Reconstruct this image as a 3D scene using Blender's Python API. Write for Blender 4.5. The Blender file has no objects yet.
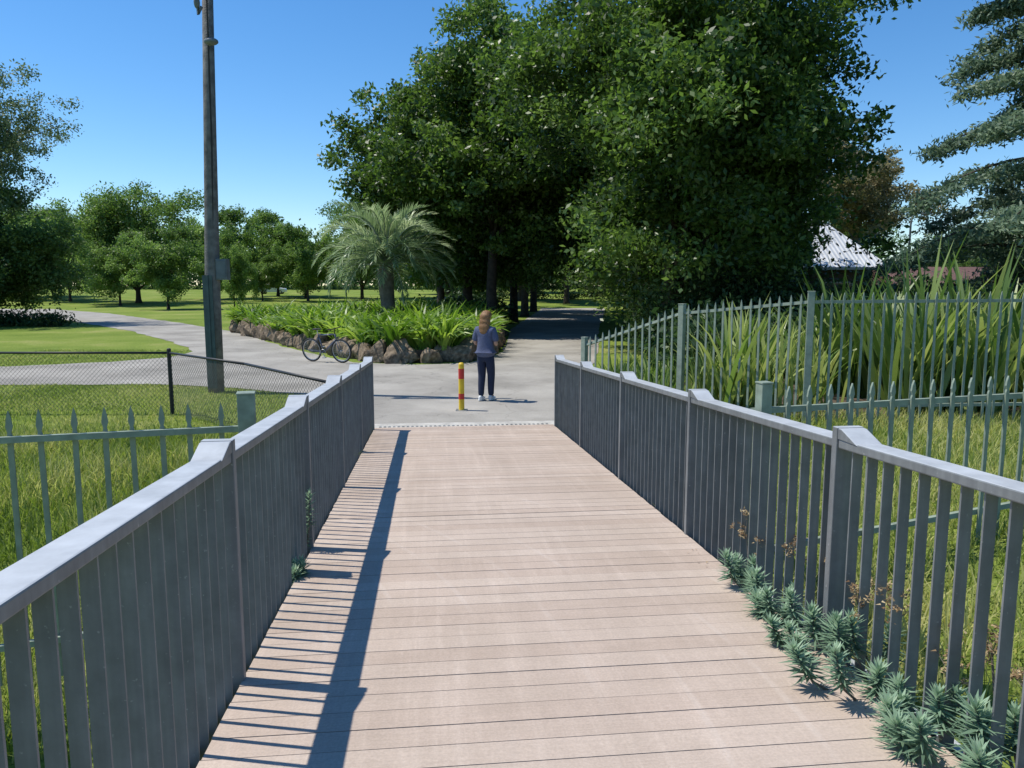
import bpy, bmesh, math, random
import numpy as np
from mathutils import Vector, Matrix, noise
random.seed(7); rng=np.random.default_rng(7)
scene=bpy.context.scene
COL=scene.collection
pi=math.pi
YAW=math.radians(6.16); CY,SY=math.cos(YAW),math.sin(YAW)
def b2w(x,y): return (x*CY-y*SY, x*SY+y*CY)
def deckz(Y): return 0.6-0.0487*Y
# ---------------------------------------------------------------- materials
def nt(name):
    m=bpy.data.materials.new(name); m.use_nodes=True
    n=m.node_tree; b=n.nodes['Principled BSDF']; return m,n,b
def N(t,ty,**kw):
    n=t.nodes.new(ty)
    for k,v in kw.items():
        if k in n.inputs: n.inputs[k].default_value=v
        else: setattr(n,k,v)
    return n
def ramp(t,stops):
    r=t.nodes.new('ShaderNodeValToRGB'); e=r.color_ramp.elements
    while len(e)<len(stops): e.new(0.5)
    for i,(p,c) in enumerate(stops):
        e[i].position=p; e[i].color=(c[0],c[1],c[2],1)
    return r
def mulnode(t,a,b):
    x=N(t,'ShaderNodeMix',data_type='RGBA',blend_type='MULTIPLY'); x.inputs[0].default_value=1
    t.links.new(a,x.inputs[6]); t.links.new(b,x.inputs[7]); return x.outputs[2]
def mul(c,f): return tuple(min(1,x*f) for x in c)
def M(name,col,rough=.7,metal=0,nscale=5,namt=.25,bump=0,bscale=30,spec=.4,detail=5):
    m,t,b=nt(name); L=t.links
    tc=N(t,'ShaderNodeTexCoord')
    n1=N(t,'ShaderNodeTexNoise',Scale=nscale,Detail=detail); L.new(tc.outputs['Object'],n1.inputs['Vector'])
    r=ramp(t,[(.3,mul(col,1-namt)),(.7,mul(col,1+namt))]); L.new(n1.outputs['Fac'],r.inputs['Fac'])
    L.new(r.outputs['Color'],b.inputs['Base Color'])
    b.inputs['Roughness'].default_value=rough; b.inputs['Metallic'].default_value=metal
    b.inputs['Specular IOR Level'].default_value=spec
    if bump:
        n2=N(t,'ShaderNodeTexNoise',Scale=bscale,Detail=6); L.new(tc.outputs['Object'],n2.inputs['Vector'])
        bp=N(t,'ShaderNodeBump',Strength=bump,Distance=.02); L.new(n2.outputs['Fac'],bp.inputs['Height']); L.new(bp.outputs['Normal'],b.inputs['Normal'])
    return m
def leafM(name,cd,cm,cl,trans=.3,rough=.5,spec=.35):
    m,t,b=nt(name); L=t.links
    a=N(t,'ShaderNodeAttribute',attribute_name='tint')
    r=ramp(t,[(0,cd),(.5,cm),(1,cl)]); L.new(a.outputs['Fac'],r.inputs['Fac'])
    L.new(r.outputs['Color'],b.inputs['Base Color'])
    b.inputs['Roughness'].default_value=rough; b.inputs['Specular IOR Level'].default_value=spec
    tr=N(t,'ShaderNodeBsdfTranslucent'); 
    hs=N(t,'ShaderNodeHueSaturation',Value=1.8,Saturation=1.1); L.new(r.outputs['Color'],hs.inputs['Color']); L.new(hs.outputs['Color'],tr.inputs['Color'])
    mx=N(t,'ShaderNodeMixShader'); mx.inputs[0].default_value=trans
    L.new(b.outputs[0],mx.inputs[1]); L.new(tr.outputs[0],mx.inputs[2])
    L.new(mx.outputs[0],t.nodes['Material Output'].inputs['Surface'])
    return m
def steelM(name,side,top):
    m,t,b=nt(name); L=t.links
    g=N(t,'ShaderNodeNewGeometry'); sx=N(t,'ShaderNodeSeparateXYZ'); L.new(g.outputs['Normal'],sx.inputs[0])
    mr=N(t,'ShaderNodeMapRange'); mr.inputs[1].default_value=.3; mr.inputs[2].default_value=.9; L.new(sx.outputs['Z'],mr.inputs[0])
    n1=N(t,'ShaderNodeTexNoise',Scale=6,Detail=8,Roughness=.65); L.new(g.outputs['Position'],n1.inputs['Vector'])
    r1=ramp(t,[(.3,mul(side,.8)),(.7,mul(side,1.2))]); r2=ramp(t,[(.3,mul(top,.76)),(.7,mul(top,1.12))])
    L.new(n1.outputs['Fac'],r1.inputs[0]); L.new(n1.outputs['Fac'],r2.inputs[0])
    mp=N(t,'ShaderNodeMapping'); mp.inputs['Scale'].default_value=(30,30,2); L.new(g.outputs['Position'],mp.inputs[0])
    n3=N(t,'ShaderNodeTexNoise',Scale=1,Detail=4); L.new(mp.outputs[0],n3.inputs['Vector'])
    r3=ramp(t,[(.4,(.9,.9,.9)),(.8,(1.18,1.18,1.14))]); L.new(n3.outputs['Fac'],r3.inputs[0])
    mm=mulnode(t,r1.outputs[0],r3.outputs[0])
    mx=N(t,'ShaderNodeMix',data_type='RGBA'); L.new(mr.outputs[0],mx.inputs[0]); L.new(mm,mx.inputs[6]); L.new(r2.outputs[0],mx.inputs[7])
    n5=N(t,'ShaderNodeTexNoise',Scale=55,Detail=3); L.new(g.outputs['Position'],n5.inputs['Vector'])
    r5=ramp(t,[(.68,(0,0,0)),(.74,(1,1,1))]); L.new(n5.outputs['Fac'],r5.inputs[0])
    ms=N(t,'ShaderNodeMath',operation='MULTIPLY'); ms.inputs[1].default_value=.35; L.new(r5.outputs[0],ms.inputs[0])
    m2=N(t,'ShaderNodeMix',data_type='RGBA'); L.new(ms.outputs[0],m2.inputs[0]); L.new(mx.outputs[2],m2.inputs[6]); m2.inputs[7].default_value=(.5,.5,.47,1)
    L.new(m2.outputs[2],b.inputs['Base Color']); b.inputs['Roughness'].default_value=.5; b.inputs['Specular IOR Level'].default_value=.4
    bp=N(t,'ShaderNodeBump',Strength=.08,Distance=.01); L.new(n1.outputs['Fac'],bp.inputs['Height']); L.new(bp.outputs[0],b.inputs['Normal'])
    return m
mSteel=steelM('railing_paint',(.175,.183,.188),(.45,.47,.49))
mSage=M('sage_green_paint',(.24,.285,.22),.55,0,14,.2)
mSageL=M('light_sage_paint',(.25,.295,.235),.55,0,14,.2)
mBlack=M('black_paint',(.02,.02,.022),.5)
mWire=M('galvanised_wire',(.09,.095,.09),.5,.5)
mConc=M('concrete',(.45,.43,.39),.85,0,6,.2,.3,80)
mWood=M('pole_wood',(.14,.135,.13),.9,0,7,.4,.6,30)
mBark=M('bark',(.055,.043,.034),.95,0,6,.4,.9,14)
mBarkL=M('bark_grey',(.16,.14,.115),.95,0,6,.35,.8,14)
mRock=M('basalt_rock',(.2,.155,.11),.95,0,3.2,.6,.9,9,detail=10,spec=.1)
mSoil=M('soil',(.09,.065,.045),1,0,3,.3,.6,20)
mYellow=M('yellow_paint',(.75,.5,.03),.5,0,8,.12)
mRed=M('red_paint',(.55,.04,.03),.5,0,8,.12)
mTyre=M('rubber',(.03,.03,.03),.8)
mMetal=M('bare_metal',(.5,.5,.5),.35,.7)
mBike=M('bicycle_paint',(.1,.11,.15),.3,spec=.6)
mGreyBox=M('grey_box_paint',(.12,.14,.15),.5)
mTeal=M('green_metal_strip',(.065,.095,.095),.5,.2)
mSkin=M('skin',(.45,.26,.19),.5,0,20,.06)
mShirt=M('navy_cotton',(.09,.105,.18),.9,0,30,.15,.4,40)
mJean=M('dark_denim',(.02,.028,.06),.9,0,60,.2,.3,120)
mShoe=M('white_shoe',(.7,.7,.68),.6)
mHair=M('light_brown_hair',(.24,.12,.045),.5,0,40,.45,.6,60)
mGlass=M('dark_glass',(.02,.025,.03),.08,0,5,.1,spec=.8)
mCar=M('white_car_paint',(.75,.76,.77),.25,0,5,.03)
mBrick=M('dark_brick',(.06,.045,.038),.9,0,4,.25,.4,30)
mRedRoof=M('brown_roof',(.14,.075,.06),.8,0,3,.25)
mTrimW=M('trim_paint',(.3,.29,.27),.6)
lOak=leafM('oak_leaves',(.032,.062,.013),(.075,.13,.026),(.15,.23,.058),.4,.42,.45)
lGreen=leafM('park_leaves',(.068,.12,.027),(.13,.21,.05),(.22,.31,.095),.42)
lOlive=leafM('gum_leaves',(.055,.09,.037),(.11,.155,.07),(.18,.23,.12),.33)
lFar=leafM('far_leaves',(.04,.075,.03),(.07,.12,.045),(.1,.16,.06),.2,.9,.05)
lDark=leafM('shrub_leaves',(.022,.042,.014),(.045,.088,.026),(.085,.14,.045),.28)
lEver=leafM('evergreen_leaves',(.045,.08,.02),(.09,.155,.04),(.16,.23,.07),.4)
lBrown=leafM('rusty_leaves',(.085,.105,.04),(.18,.165,.08),(.27,.23,.13),.33)
lCedar=leafM('cedar_needles',(.055,.095,.06),(.12,.185,.12),(.23,.3,.2),.28)
lPalm=leafM('palm_leaflets',(.11,.165,.075),(.24,.32,.16),(.45,.5,.31),.33,.35)
lStrap=leafM('strap_leaves',(.06,.125,.016),(.16,.27,.04),(.33,.44,.09),.35,.4)
lIris=leafM('iris_leaves',(.04,.08,.018),(.13,.21,.045),(.38,.43,.14),.33,.4)
lGrass=leafM('grass_blades',(.09,.14,.023),(.195,.26,.05),(.47,.45,.18),.38,.6)
lSpurge=leafM('spurge_leaves',(.09,.15,.1),(.22,.33,.22),(.4,.52,.36),.25,.5)
lDry=leafM('dry_flower_heads',(.16,.09,.045),(.34,.24,.13),(.52,.42,.25),.2,.8)
def lawnM():
    m,t,b=nt('lawn'); L=t.links
    tc=N(t,'ShaderNodeTexCoord')
    n1=N(t,'ShaderNodeTexNoise',Scale=.22,Detail=9,Roughness=.7); n2=N(t,'ShaderNodeTexNoise',Scale=14,Detail=8,Roughness=.7)
    for n in (n1,n2): L.new(tc.outputs['Object'],n.inputs['Vector'])
    r1=ramp(t,[(.33,(.13,.2,.035)),(.52,(.21,.275,.057)),(.7,(.36,.35,.14))])
    r2=ramp(t,[(.3,(.5,.55,.45)),(.7,(1.3,1.25,1.2))])
    L.new(n1.outputs['Fac'],r1.inputs[0]); L.new(n2.outputs['Fac'],r2.inputs[0])
    L.new(mulnode(t,r1.outputs[0],r2.outputs[0]),b.inputs['Base Color'])
    b.inputs['Roughness'].default_value=.95; b.inputs['Specular IOR Level'].default_value=.1
    bp=N(t,'ShaderNodeBump',Strength=.8,Distance=.05); L.new(n2.outputs['Fac'],bp.inputs['Height']); L.new(bp.outputs[0],b.inputs['Normal'])
    return m
mLawn=lawnM()
def asphaltM():
    m,t,b=nt('asphalt'); L=t.links
    tc=N(t,'ShaderNodeTexCoord')
    n1=N(t,'ShaderNodeTexNoise',Scale=.5,Detail=7,Roughness=.6); n2=N(t,'ShaderNodeTexNoise',Scale=60,Detail=6,Roughness=.8)
    for n in (n1,n2): L.new(tc.outputs['Object'],n.inputs['Vector'])
    r1=ramp(t,[(.35,(.26,.243,.215)),(.65,(.4,.375,.335))]); r2=ramp(t,[(.3,(.7,.7,.7)),(.7,(1.25,1.25,1.25))])
    L.new(n1.outputs['Fac'],r1.inputs[0]); L.new(n2.outputs['Fac'],r2.inputs[0])
    v=N(t,'ShaderNodeTexVoronoi',feature='DISTANCE_TO_EDGE',Scale=.45)
    nw=N(t,'ShaderNodeTexNoise',Scale=1.5,Detail=5); L.new(tc.outputs['Object'],nw.inputs['Vector'])
    va=N(t,'ShaderNodeVectorMath',operation='ADD'); L.new(tc.outputs['Object'],va.inputs[0]); L.new(nw.outputs['Color'],va.inputs[1]); L.new(va.outputs[0],v.inputs['Vector'])
    r3=ramp(t,[(0,(.68,.68,.68)),(.007,(1,1,1))]); L.new(v.outputs['Distance'],r3.inputs[0])
    L.new(mulnode(t,mulnode(t,r1.outputs[0],r2.outputs[0]),r3.outputs[0]),b.inputs['Base Color']); b.inputs['Roughness'].default_value=.9; b.inputs['Specular IOR Level'].default_value=.2
    bp=N(t,'ShaderNodeBump',Strength=.5,Distance=.01); L.new(n2.outputs['Fac'],bp.inputs['Height']); L.new(bp.outputs[0],b.inputs['Normal'])
    return m
mAsph=asphaltM()
def deckM():
    m,t,b=nt('deck_boards'); L=t.links
    tc=N(t,'ShaderNodeTexCoord'); at=N(t,'ShaderNodeAttribute',attribute_name='tint')
    def mp_(sc,loc=(0,0,0)):
        mp=N(t,'ShaderNodeMapping'); mp.inputs['Scale'].default_value=sc; mp.inputs['Location'].default_value=loc; L.new(tc.outputs['Object'],mp.inputs[0]); return mp
    def nz(sc,scale,det=6,rough=.6,loc=(0,0,0)):
        n=N(t,'ShaderNodeTexNoise',Scale=scale,Detail=det,Roughness=rough); L.new(mp_(sc,loc).outputs[0],n.inputs['Vector']); return n
    r1=ramp(t,[(0,(.455,.36,.295)),(1,(.51,.415,.345))]); L.new(at.outputs['Fac'],r1.inputs[0])
    n1=nz((1,1,1),1.1,9,.65); n2=nz((1,40,1),3,5); n3=nz((2.6,.3,1),1.2,8,.75); n4=nz((1,1,1),90,4); n5=nz((14,.5,1),1,5,.7,(3,2,0))
    rs=[(n1,[(.3,(.87,.86,.84)),(.7,(1.06,1.06,1.06))]),(n2,[(.3,(.94,.94,.94)),(.7,(1.05,1.05,1.05))]),(n3,[(.42,(.96,.96,.96)),(.56,(1.0,1.0,1.0)),(.7,(1.13,1.15,1.17))]),(n4,[(.3,(.88,.88,.88)),(.7,(1.08,1.08,1.08))]),(n5,[(.5,(1,1,1)),(.75,(1.1,1.11,1.12))])]
    cur=r1.outputs[0]
    for n,s in rs:
        r=ramp(t,s); L.new(n.outputs['Fac'],r.inputs[0]); cur=mulnode(t,cur,r.outputs[0])
    for loc,sc in (((5,-3,0),.2),):
        wv=N(t,'ShaderNodeTexWave',Scale=sc*4,wave_type='RINGS',rings_direction='Z',Distortion=.3,Detail=1); wv.inputs['Detail Scale'].default_value=.5; L.new(mp_((1,1,0),loc).outputs[0],wv.inputs['Vector'])
        rr=ramp(t,[(.975,(0,0,0)),(.997,(1,1,1))]); L.new(wv.outputs['Fac'],rr.inputs[0])
        nm=nz((1,1,1),.9+sc,3); rm=ramp(t,[(.45,(0,0,0)),(.65,(1,1,1))]); L.new(nm.outputs['Fac'],rm.inputs[0])
        k=mulnode(t,rr.outputs[0],rm.outputs[0]); mx=N(t,'ShaderNodeMix',data_type='RGBA'); 
        mt=N(t,'ShaderNodeMath',operation='MULTIPLY'); mt.inputs[1].default_value=.13; L.new(k,mt.inputs[0]); L.new(mt.outputs[0],mx.inputs[0]); L.new(cur,mx.inputs[6]); mx.inputs[7].default_value=(.68,.62,.57,1); cur=mx.outputs[2]
    L.new(cur,b.inputs['Base Color']); b.inputs['Roughness'].default_value=.75; b.inputs['Specular IOR Level'].default_value=.25
    bp=N(t,'ShaderNodeBump',Strength=.3,Distance=.006); L.new(n2.outputs['Fac'],bp.inputs['Height']); L.new(bp.outputs[0],b.inputs['Normal'])
    return m
mDeck=deckM()
def corrM():
    m,t,b=nt('corrugated_iron'); L=t.links
    tc=N(t,'ShaderNodeTexCoord')
    w=N(t,'ShaderNodeTexWave',Scale=1.6,wave_type='BANDS',bands_direction='X'); L.new(tc.outputs['Object'],w.inputs['Vector'])
    n=N(t,'ShaderNodeTexNoise',Scale=.8,Detail=6); L.new(tc.outputs['Object'],n.inputs['Vector'])
    r=ramp(t,[(.3,(.55,.56,.57)),(.7,(.74,.75,.76))]); L.new(n.outputs['Fac'],r.inputs[0])
    r2=ramp(t,[(0,(.78,.78,.78)),(1,(1,1,1))]); L.new(w.outputs['Fac'],r2.inputs[0])
    L.new(mulnode(t,r.outputs[0],r2.outputs[0]),b.inputs['Base Color'])
    b.inputs['Roughness'].default_value=.45
    bp=N(t,'ShaderNodeBump',Strength=.5,Distance=.05); L.new(w.outputs['Fac'],bp.inputs['Height']); L.new(bp.outputs[0],b.inputs['Normal'])
    return m
mCorr=corrM()
# ---------------------------------------------------------------- builders
def top(o,label,cat,group=None):
    o['label']=label; o['category']=cat
    if group: o['group']=group
    return o
def thing(name,label,cat,loc=(0,0,0),rz=0,group=None):
    e=bpy.data.objects.new(name,None); e.empty_display_size=.2; COL.objects.link(e)
    e.location=loc; e.rotation_euler=(0,0,rz); return top(e,label,cat,group)
class MB:
    def __init__(s): s.v=[];s.f=[];s.m=[];s.t=[]
    def add(s,vs,fs,m=0,t=.5):
        o=len(s.v); s.v+=[tuple(v) for v in vs]; s.f+=[tuple(i+o for i in f) for f in fs]; s.m+=[m]*len(fs); s.t+=[t]*len(fs)
    def box(s,c,d,m=0,rz=0,R=None,t=.5):
        x,y,z=d[0]/2,d[1]/2,d[2]/2
        vs=[Vector((a*x,b*y,e*z)) for e in (-1,1) for b in (-1,1) for a in (-1,1)]
        if R is None: R=Matrix.Rotation(rz,3,'Z')
        vs=[R@v+Vector(c) for v in vs]
        s.add(vs,[(0,2,3,1),(4,5,7,6),(0,1,5,4),(2,6,7,3),(0,4,6,2),(1,3,7,5)],m,t)
    def tube(s,pts,rads,n=8,m=0):
        pts=[Vector(p) for p in pts]; vs=[];fs=[]
        u=None
        for i,p in enumerate(pts):
            d=(pts[min(i+1,len(pts)-1)]-pts[max(i-1,0)])
            if d.length<1e-6: d=Vector((0,0,1))
            d.normalize()
            if u is None: u=d.orthogonal().normalized()
            else:
                u=u-d*u.dot(d)
                u=u.normalized() if u.length>1e-5 else d.orthogonal().normalized()
            w=d.cross(u); r=rads[i] if hasattr(rads,'__len__') else rads
            for k in range(n):
                a=2*pi*k/n; vs.append(p+(u*math.cos(a)+w*math.sin(a))*r)
        for i in range(len(pts)-1):
            for k in range(n):
                a=i*n+k;b=i*n+(k+1)%n; fs.append((a,b,b+n,a+n))
        fs.append(tuple(range(n-1,-1,-1))); q=(len(pts)-1)*n; fs.append(tuple(range(q,q+n)))
        s.add(vs,fs,m)
    def torus(s,c,R,r,axis='Y',n=32,k=8,m=0):
        vs=[];fs=[]
        for i in range(n):
            a=2*pi*i/n
            for j in range(k):
                b=2*pi*j/k; q=R+r*math.cos(b); z=r*math.sin(b)
                v={'Y':(q*math.cos(a),z,q*math.sin(a)),'Z':(q*math.cos(a),q*math.sin(a),z),'X':(z,q*math.cos(a),q*math.sin(a))}[axis]
                vs.append(Vector(v)+Vector(c))
        for i in range(n):
            for j in range(k):
                fs.append((i*k+j,((i+1)%n)*k+j,((i+1)%n)*k+(j+1)%k,i*k+(j+1)%k))
        s.add(vs,fs,m)
    def ell(s,c,r,nu=16,nv=10,m=0,R=None):
        vs=[];fs=[]
        for j in range(nv+1):
            ph=pi*j/nv
            for i in range(nu):
                a=2*pi*i/nu; v=Vector((r[0]*math.sin(ph)*math.cos(a),r[1]*math.sin(ph)*math.sin(a),r[2]*math.cos(ph)))
                if R: v=R@v
                vs.append(v+Vector(c))
        for j in range(nv):
            for i in range(nu): fs.append((j*nu+i,(j+1)*nu+i,(j+1)*nu+(i+1)%nu,j*nu+(i+1)%nu))
        s.add(vs,fs,m)
    def prism(s,poly,y0,y1,m=0,axis='Y'):
        n=len(poly)
        f=(lambda a,b,h:(a,h,b)) if axis=='Y' else ((lambda a,b,h:(h,a,b)) if axis=='X' else (lambda a,b,h:(a,b,h)))
        vs=[f(a,b,y0) for a,b in poly]+[f(a,b,y1) for a,b in poly]
        fs=[tuple(range(n)),tuple(range(2*n-1,n-1,-1))]+[(i,i+n,(i+1)%n+n,(i+1)%n) for i in range(n)]
        s.add(vs,fs,m)
    def obj(s,name,mats,parent=None,smooth=False,loc=None,bevel=0,tint=False,remesh=0):
        me=bpy.data.meshes.new(name); me.from_pydata(s.v,[],s.f)
        for mt in (mats if isinstance(mats,(list,tuple)) else [mats]): me.materials.append(mt)
        me.polygons.foreach_set('material_index',s.m)
        if tint:
            a=me.attributes.new('tint','FLOAT','FACE'); a.data.foreach_set('value',s.t)
        bm=bmesh.new(); bm.from_mesh(me); bmesh.ops.recalc_face_normals(bm,faces=bm.faces); bm.to_mesh(me); bm.free()
        if smooth: me.polygons.foreach_set('use_smooth',[True]*len(me.polygons))
        me.update()
        o=bpy.data.objects.new(name,me); COL.objects.link(o)
        if parent: o.parent=parent
        if loc: o.location=loc
        if bevel:
            b=o.modifiers.new('Bevel','BEVEL'); b.width=bevel; b.segments=2; b.limit_method='ANGLE'
        if remesh:
            r=o.modifiers.new('Remesh','REMESH'); r.mode='VOXEL'; r.voxel_size=remesh; r.use_smooth_shade=True
            q=o.modifiers.new('Smooth','SMOOTH'); q.iterations=4
        return o
def copy_part(o,parent,loc):
    c=o.copy(); c.parent=parent; c.location=loc; COL.objects.link(c); return c
def copy_thing(root,loc,rz=0,sc=1,label=None):
    n=root.copy(); COL.objects.link(n); n.location=loc; n.rotation_euler=(0,0,rz); n.scale=(sc,sc,sc) if not hasattr(sc,'__len__') else sc
    if label: n['label']=label
    def rec(a,b):
        for ch in a.children:
            c=ch.copy(); c.parent=b; COL.objects.link(c); rec(ch,c)
    rec(root,n); return n
def rawmesh(name,co,faces4,mats,tint=None,parent=None,smooth=False):
    me=bpy.data.meshes.new(name); nv=len(co); nf=len(faces4)
    me.vertices.add(nv); me.vertices.foreach_set('co',np.ascontiguousarray(co,dtype=np.float32).ravel())
    me.loops.add(nf*4); me.loops.foreach_set('vertex_index',np.ascontiguousarray(faces4,dtype=np.int32).ravel())
    me.polygons.add(nf); me.polygons.foreach_set('loop_start',np.arange(0,nf*4,4,dtype=np.int32))
    me.materials.append(mats)
    me.update(calc_edges=True)
    if tint is not None:
        a=me.attributes.new('tint','FLOAT','FACE'); a.data.foreach_set('value',np.clip(tint,0,1).astype(np.float32))
    if smooth: me.polygons.foreach_set('use_smooth',[True]*nf)
    o=bpy.data.objects.new(name,me); COL.objects.link(o)
    if parent: o.parent=parent
    return o
def unit(a): return a/(np.linalg.norm(a,axis=1,keepdims=True)+1e-9)
def leaves(name,C,S,tint,mat,parent=None,up=.6,asp=.5,r=rng):
    n=len(C); nr=unit(r.normal(size=(n,3))+np.array([0,0,up])); a=unit(np.cross(nr,r.normal(size=(n,3)))); b=np.cross(nr,a)
    S=S[:,None]; V=np.stack([C-a*S,C+b*S*asp+nr*S*.12,C+a*S,C-b*S*asp+nr*S*.12],1).reshape(-1,3)
    return rawmesh(name,V,np.arange(4*n).reshape(-1,4),mat,tint,parent)
class RB:
    def __init__(s): s.V=[];s.F=[];s.T=[];s.n=0
    def add(s,base,az,e0,droop,L,W,K=3,twist=None,tint=None,curve=1.0,w0=.7):
        n=len(base); one=np.ones(n); az=az*one; e0=e0*one; droop=droop*one; L=L*one; W=W*one
        twist=rng.uniform(-1,1,n)*.8 if twist is None else twist*one
        tint=rng.uniform(0,1,n) if tint is None else tint*one
        side0=np.stack([-np.sin(az),np.cos(az),0*az],1); p=np.array(base,float); out=[]
        for k in range(K+1):
            q=k/K; e=e0-droop*q**curve
            d=np.stack([np.cos(e)*np.cos(az),np.cos(e)*np.sin(az),np.sin(e)],1)
            nn=np.cross(d,side0); sd=side0*np.cos(twist)[:,None]+nn*np.sin(twist)[:,None]
            w=(w0+(1-w0)*min(1,q*2.5))*(1-q**3)+.04
            out.append(np.stack([p-sd*(W*w/2)[:,None],p+sd*(W*w/2)[:,None]],1)); p=p+d*(L/K)[:,None]
        V=np.stack(out,1).reshape(-1,3); i0=np.arange(n)*(K+1)*2+s.n
        F=np.stack([np.stack([i0+2*k,i0+2*k+1,i0+2*k+3,i0+2*k+2],1) for k in range(K)],1).reshape(-1,4)
        s.V.append(V); s.F.append(F); s.T.append(np.repeat(tint,K)); s.n+=len(V)
    def obj(s,name,mat,parent=None): return rawmesh(name,np.concatenate(s.V),np.concatenate(s.F),mat,np.concatenate(s.T),parent)
def sst(x,a,b):
    t=np.clip((x-a)/(b-a),0,1); return t*t*(3-2*t)
# ---------------------------------------------------------------- terrain
def H(x,y):
    x=np.asarray(x,float); y=np.asarray(y,float)
    X=x*CY+y*SY; Y=-x*SY+y*CY
    edge=np.where(y<11.8,1.88-.107*y,.62+.13*(y-11.8)+.3*np.clip((y-11.8)/3,0,1))
    s=x-edge
    base=np.clip(.45-.0487*y,0,.6)
    hr=(base+(.5-base)*sst(s,.5,2.8))*sst(s,-.4,-.05)*(1-sst(y,13,19))*(1-sst(x,18,30))
    hl=-.5*sst(10.8-Y,0,6)*(1-sst(X,-1.2,-.9))
    und=-1.0*sst(X,-.9,-.5)*(1-sst(X,1.45,1.8))*sst(10.9-Y,0,.8)
    far=.02*np.clip(y-75,0,65)
    z=np.where(und<-.001,0,hr+hl)+und+far
    return z
def hz(x,y): return float(H(x,y))
def axis(a,b,c,d,fine,coarse):
    l=list(np.arange(a,b,coarse))+list(np.arange(b,c,fine))+list(np.arange(c,d,coarse))+[d]; return l
xs=np.array([-1500,-700,-300]+axis(-150,-14,14,150,.4,8)+[300,700,1500]); ys=np.array([-300,-60,-20]+list(np.arange(-6,24,.4))+list(np.arange(24,180,4))+[250,500,1500])
gx,gy=np.meshgrid(xs,ys); gz=H(gx,gy)
V=np.stack([gx,gy,gz],-1).reshape(-1,3); nx=len(xs); ny=len(ys)
ii=(np.arange(ny-1)[:,None]*nx+np.arange(nx-1)[None,:]).ravel(); F=np.stack([ii,ii+1,ii+nx+1,ii+nx],1)
g=rawmesh('ground',V,F,mLawn,smooth=True); g['kind']='structure'
mx_,my_=np.meshgrid(np.arange(3.2,14.01,.2),np.arange(9.6,16.01,.2)); 
V=np.stack([mx_,my_,H(mx_,my_)+.02],-1).reshape(-1,3); nx2=mx_.shape[1]; ny2=mx_.shape[0]
ii=(np.arange(ny2-1)[:,None]*nx2+np.arange(nx2-1)[None,:]).ravel()
g=rawmesh('soil',V,np.stack([ii,ii+1,ii+nx2+1,ii+nx2],1),mSoil,smooth=True); g['kind']='structure'
PATH=[(-2.25,11.45),(-2.6,12.6),(-3.2,14.1),(-4.3,15.3),(-6,16.2),(-8,16.8),(-11.2,16.7),(-26,16.2),(-26,21.6),(-13.7,20.5),(-11.6,21.8),(-10.5,23.2),(-10.6,25.3),(-13.5,30),(-18.6,37),(-30.6,51),(-72,60),(-72,74),(-42.8,71),(-31.7,60),(-19.7,45),(-13.4,36.5),(-8.5,27.8),(-6,23.8),(-4.6,21.6),(-2.6,21),(-1.2,21.6),(-.4,24.2),(-.2,28),(-.1,37.7),(2.5,68.6),(2.9,74),(8.9,74),(8.3,68),(4.3,37.7),(3,26),(1.95,19.3),(1.35,15),(1.0,13),(.85,11.75)]
def wob(poly):
    out=[]
    for i in range(len(poly)):
        a=Vector(poly[i]);b=Vector(poly[(i+1)%len(poly)]); n=max(1,int((b-a).length/.6)); n=min(n,30)
        for k in range(n):
            p=a.lerp(b,k/n)
            if i<len(poly)-1: p+=Vector((noise.noise(Vector((p.x*.9,p.y*.9,0))),noise.noise(Vector((p.x*.9,p.y*.9,9)))))*.16*(0 if i==0 and k==0 else 1)
            out.append((p.x,p.y))
    return out
PW=wob(PATH)
b=MB(); b.add([(x,y,.012) for x,y in PW],[tuple(range(len(PW)))])
p=b.obj('path',mAsph); p['kind']='structure'
def inpoly(x,y,poly):
    ins=np.zeros(len(x),bool); n=len(poly); j=n-1
    for i in range(n):
        xi,yi=poly[i]; xj,yj=poly[j]
        c=((yi>y)!=(yj>y))&(x<(xj-xi)*(y-yi)/((yj-yi)+1e-12)+xi); ins^=c; j=i
    return ins
# ---------------------------------------------------------------- footbridge
br=thing('footbridge','wooden plank footbridge with dark grey steel railings on both sides','bridge',(0,0,0),YAW)
SL=math.atan(.0487)
b=MB(); Y=-.6; i=0
while Y<11.5:
    w=.139; gap=.0045
    jit=random.uniform(-.003,.003)
    z=deckz(Y+w/2)
    X0,X1=-.86,1.9
    R=Matrix.Rotation(-SL,3,'X')@Matrix.Rotation(random.uniform(-.0006,.0006),3,'Z')
    b.box(((X0+X1)/2+jit,Y+w/2,z-.0125+random.uniform(-.0008,.0008)),(X1-X0,w,.025),0,R=R,t=random.random())
    Y+=w+gap+(.014 if i in (46,) else 0); i+=1
dk=b.obj('deck',mDeck,br,tint=True)
b=MB()
R=Matrix.Rotation(-SL,3,'X')
for X in (-.8,.1,1.0,1.84): b.box((X,5.4,deckz(5.4)-.12),(.08,11.9,.18),0,R=R)
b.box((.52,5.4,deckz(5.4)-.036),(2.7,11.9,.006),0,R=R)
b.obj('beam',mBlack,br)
b=MB(); b.box((.52,11.75,-.03),(3.0,.42,.13)); b.obj('threshold_slab',mConc,br,bevel=.01)
b=MB()
for k in range(38): b.box((-.78+k*.07,11.66,.038),(.035,.07,.006))
b.obj('drain_grate',mMetal,br)
PY=[-.72,1.31,3.34,5.37,7.40,9.43,11.42]
RH=1.045; CW=.12
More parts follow.
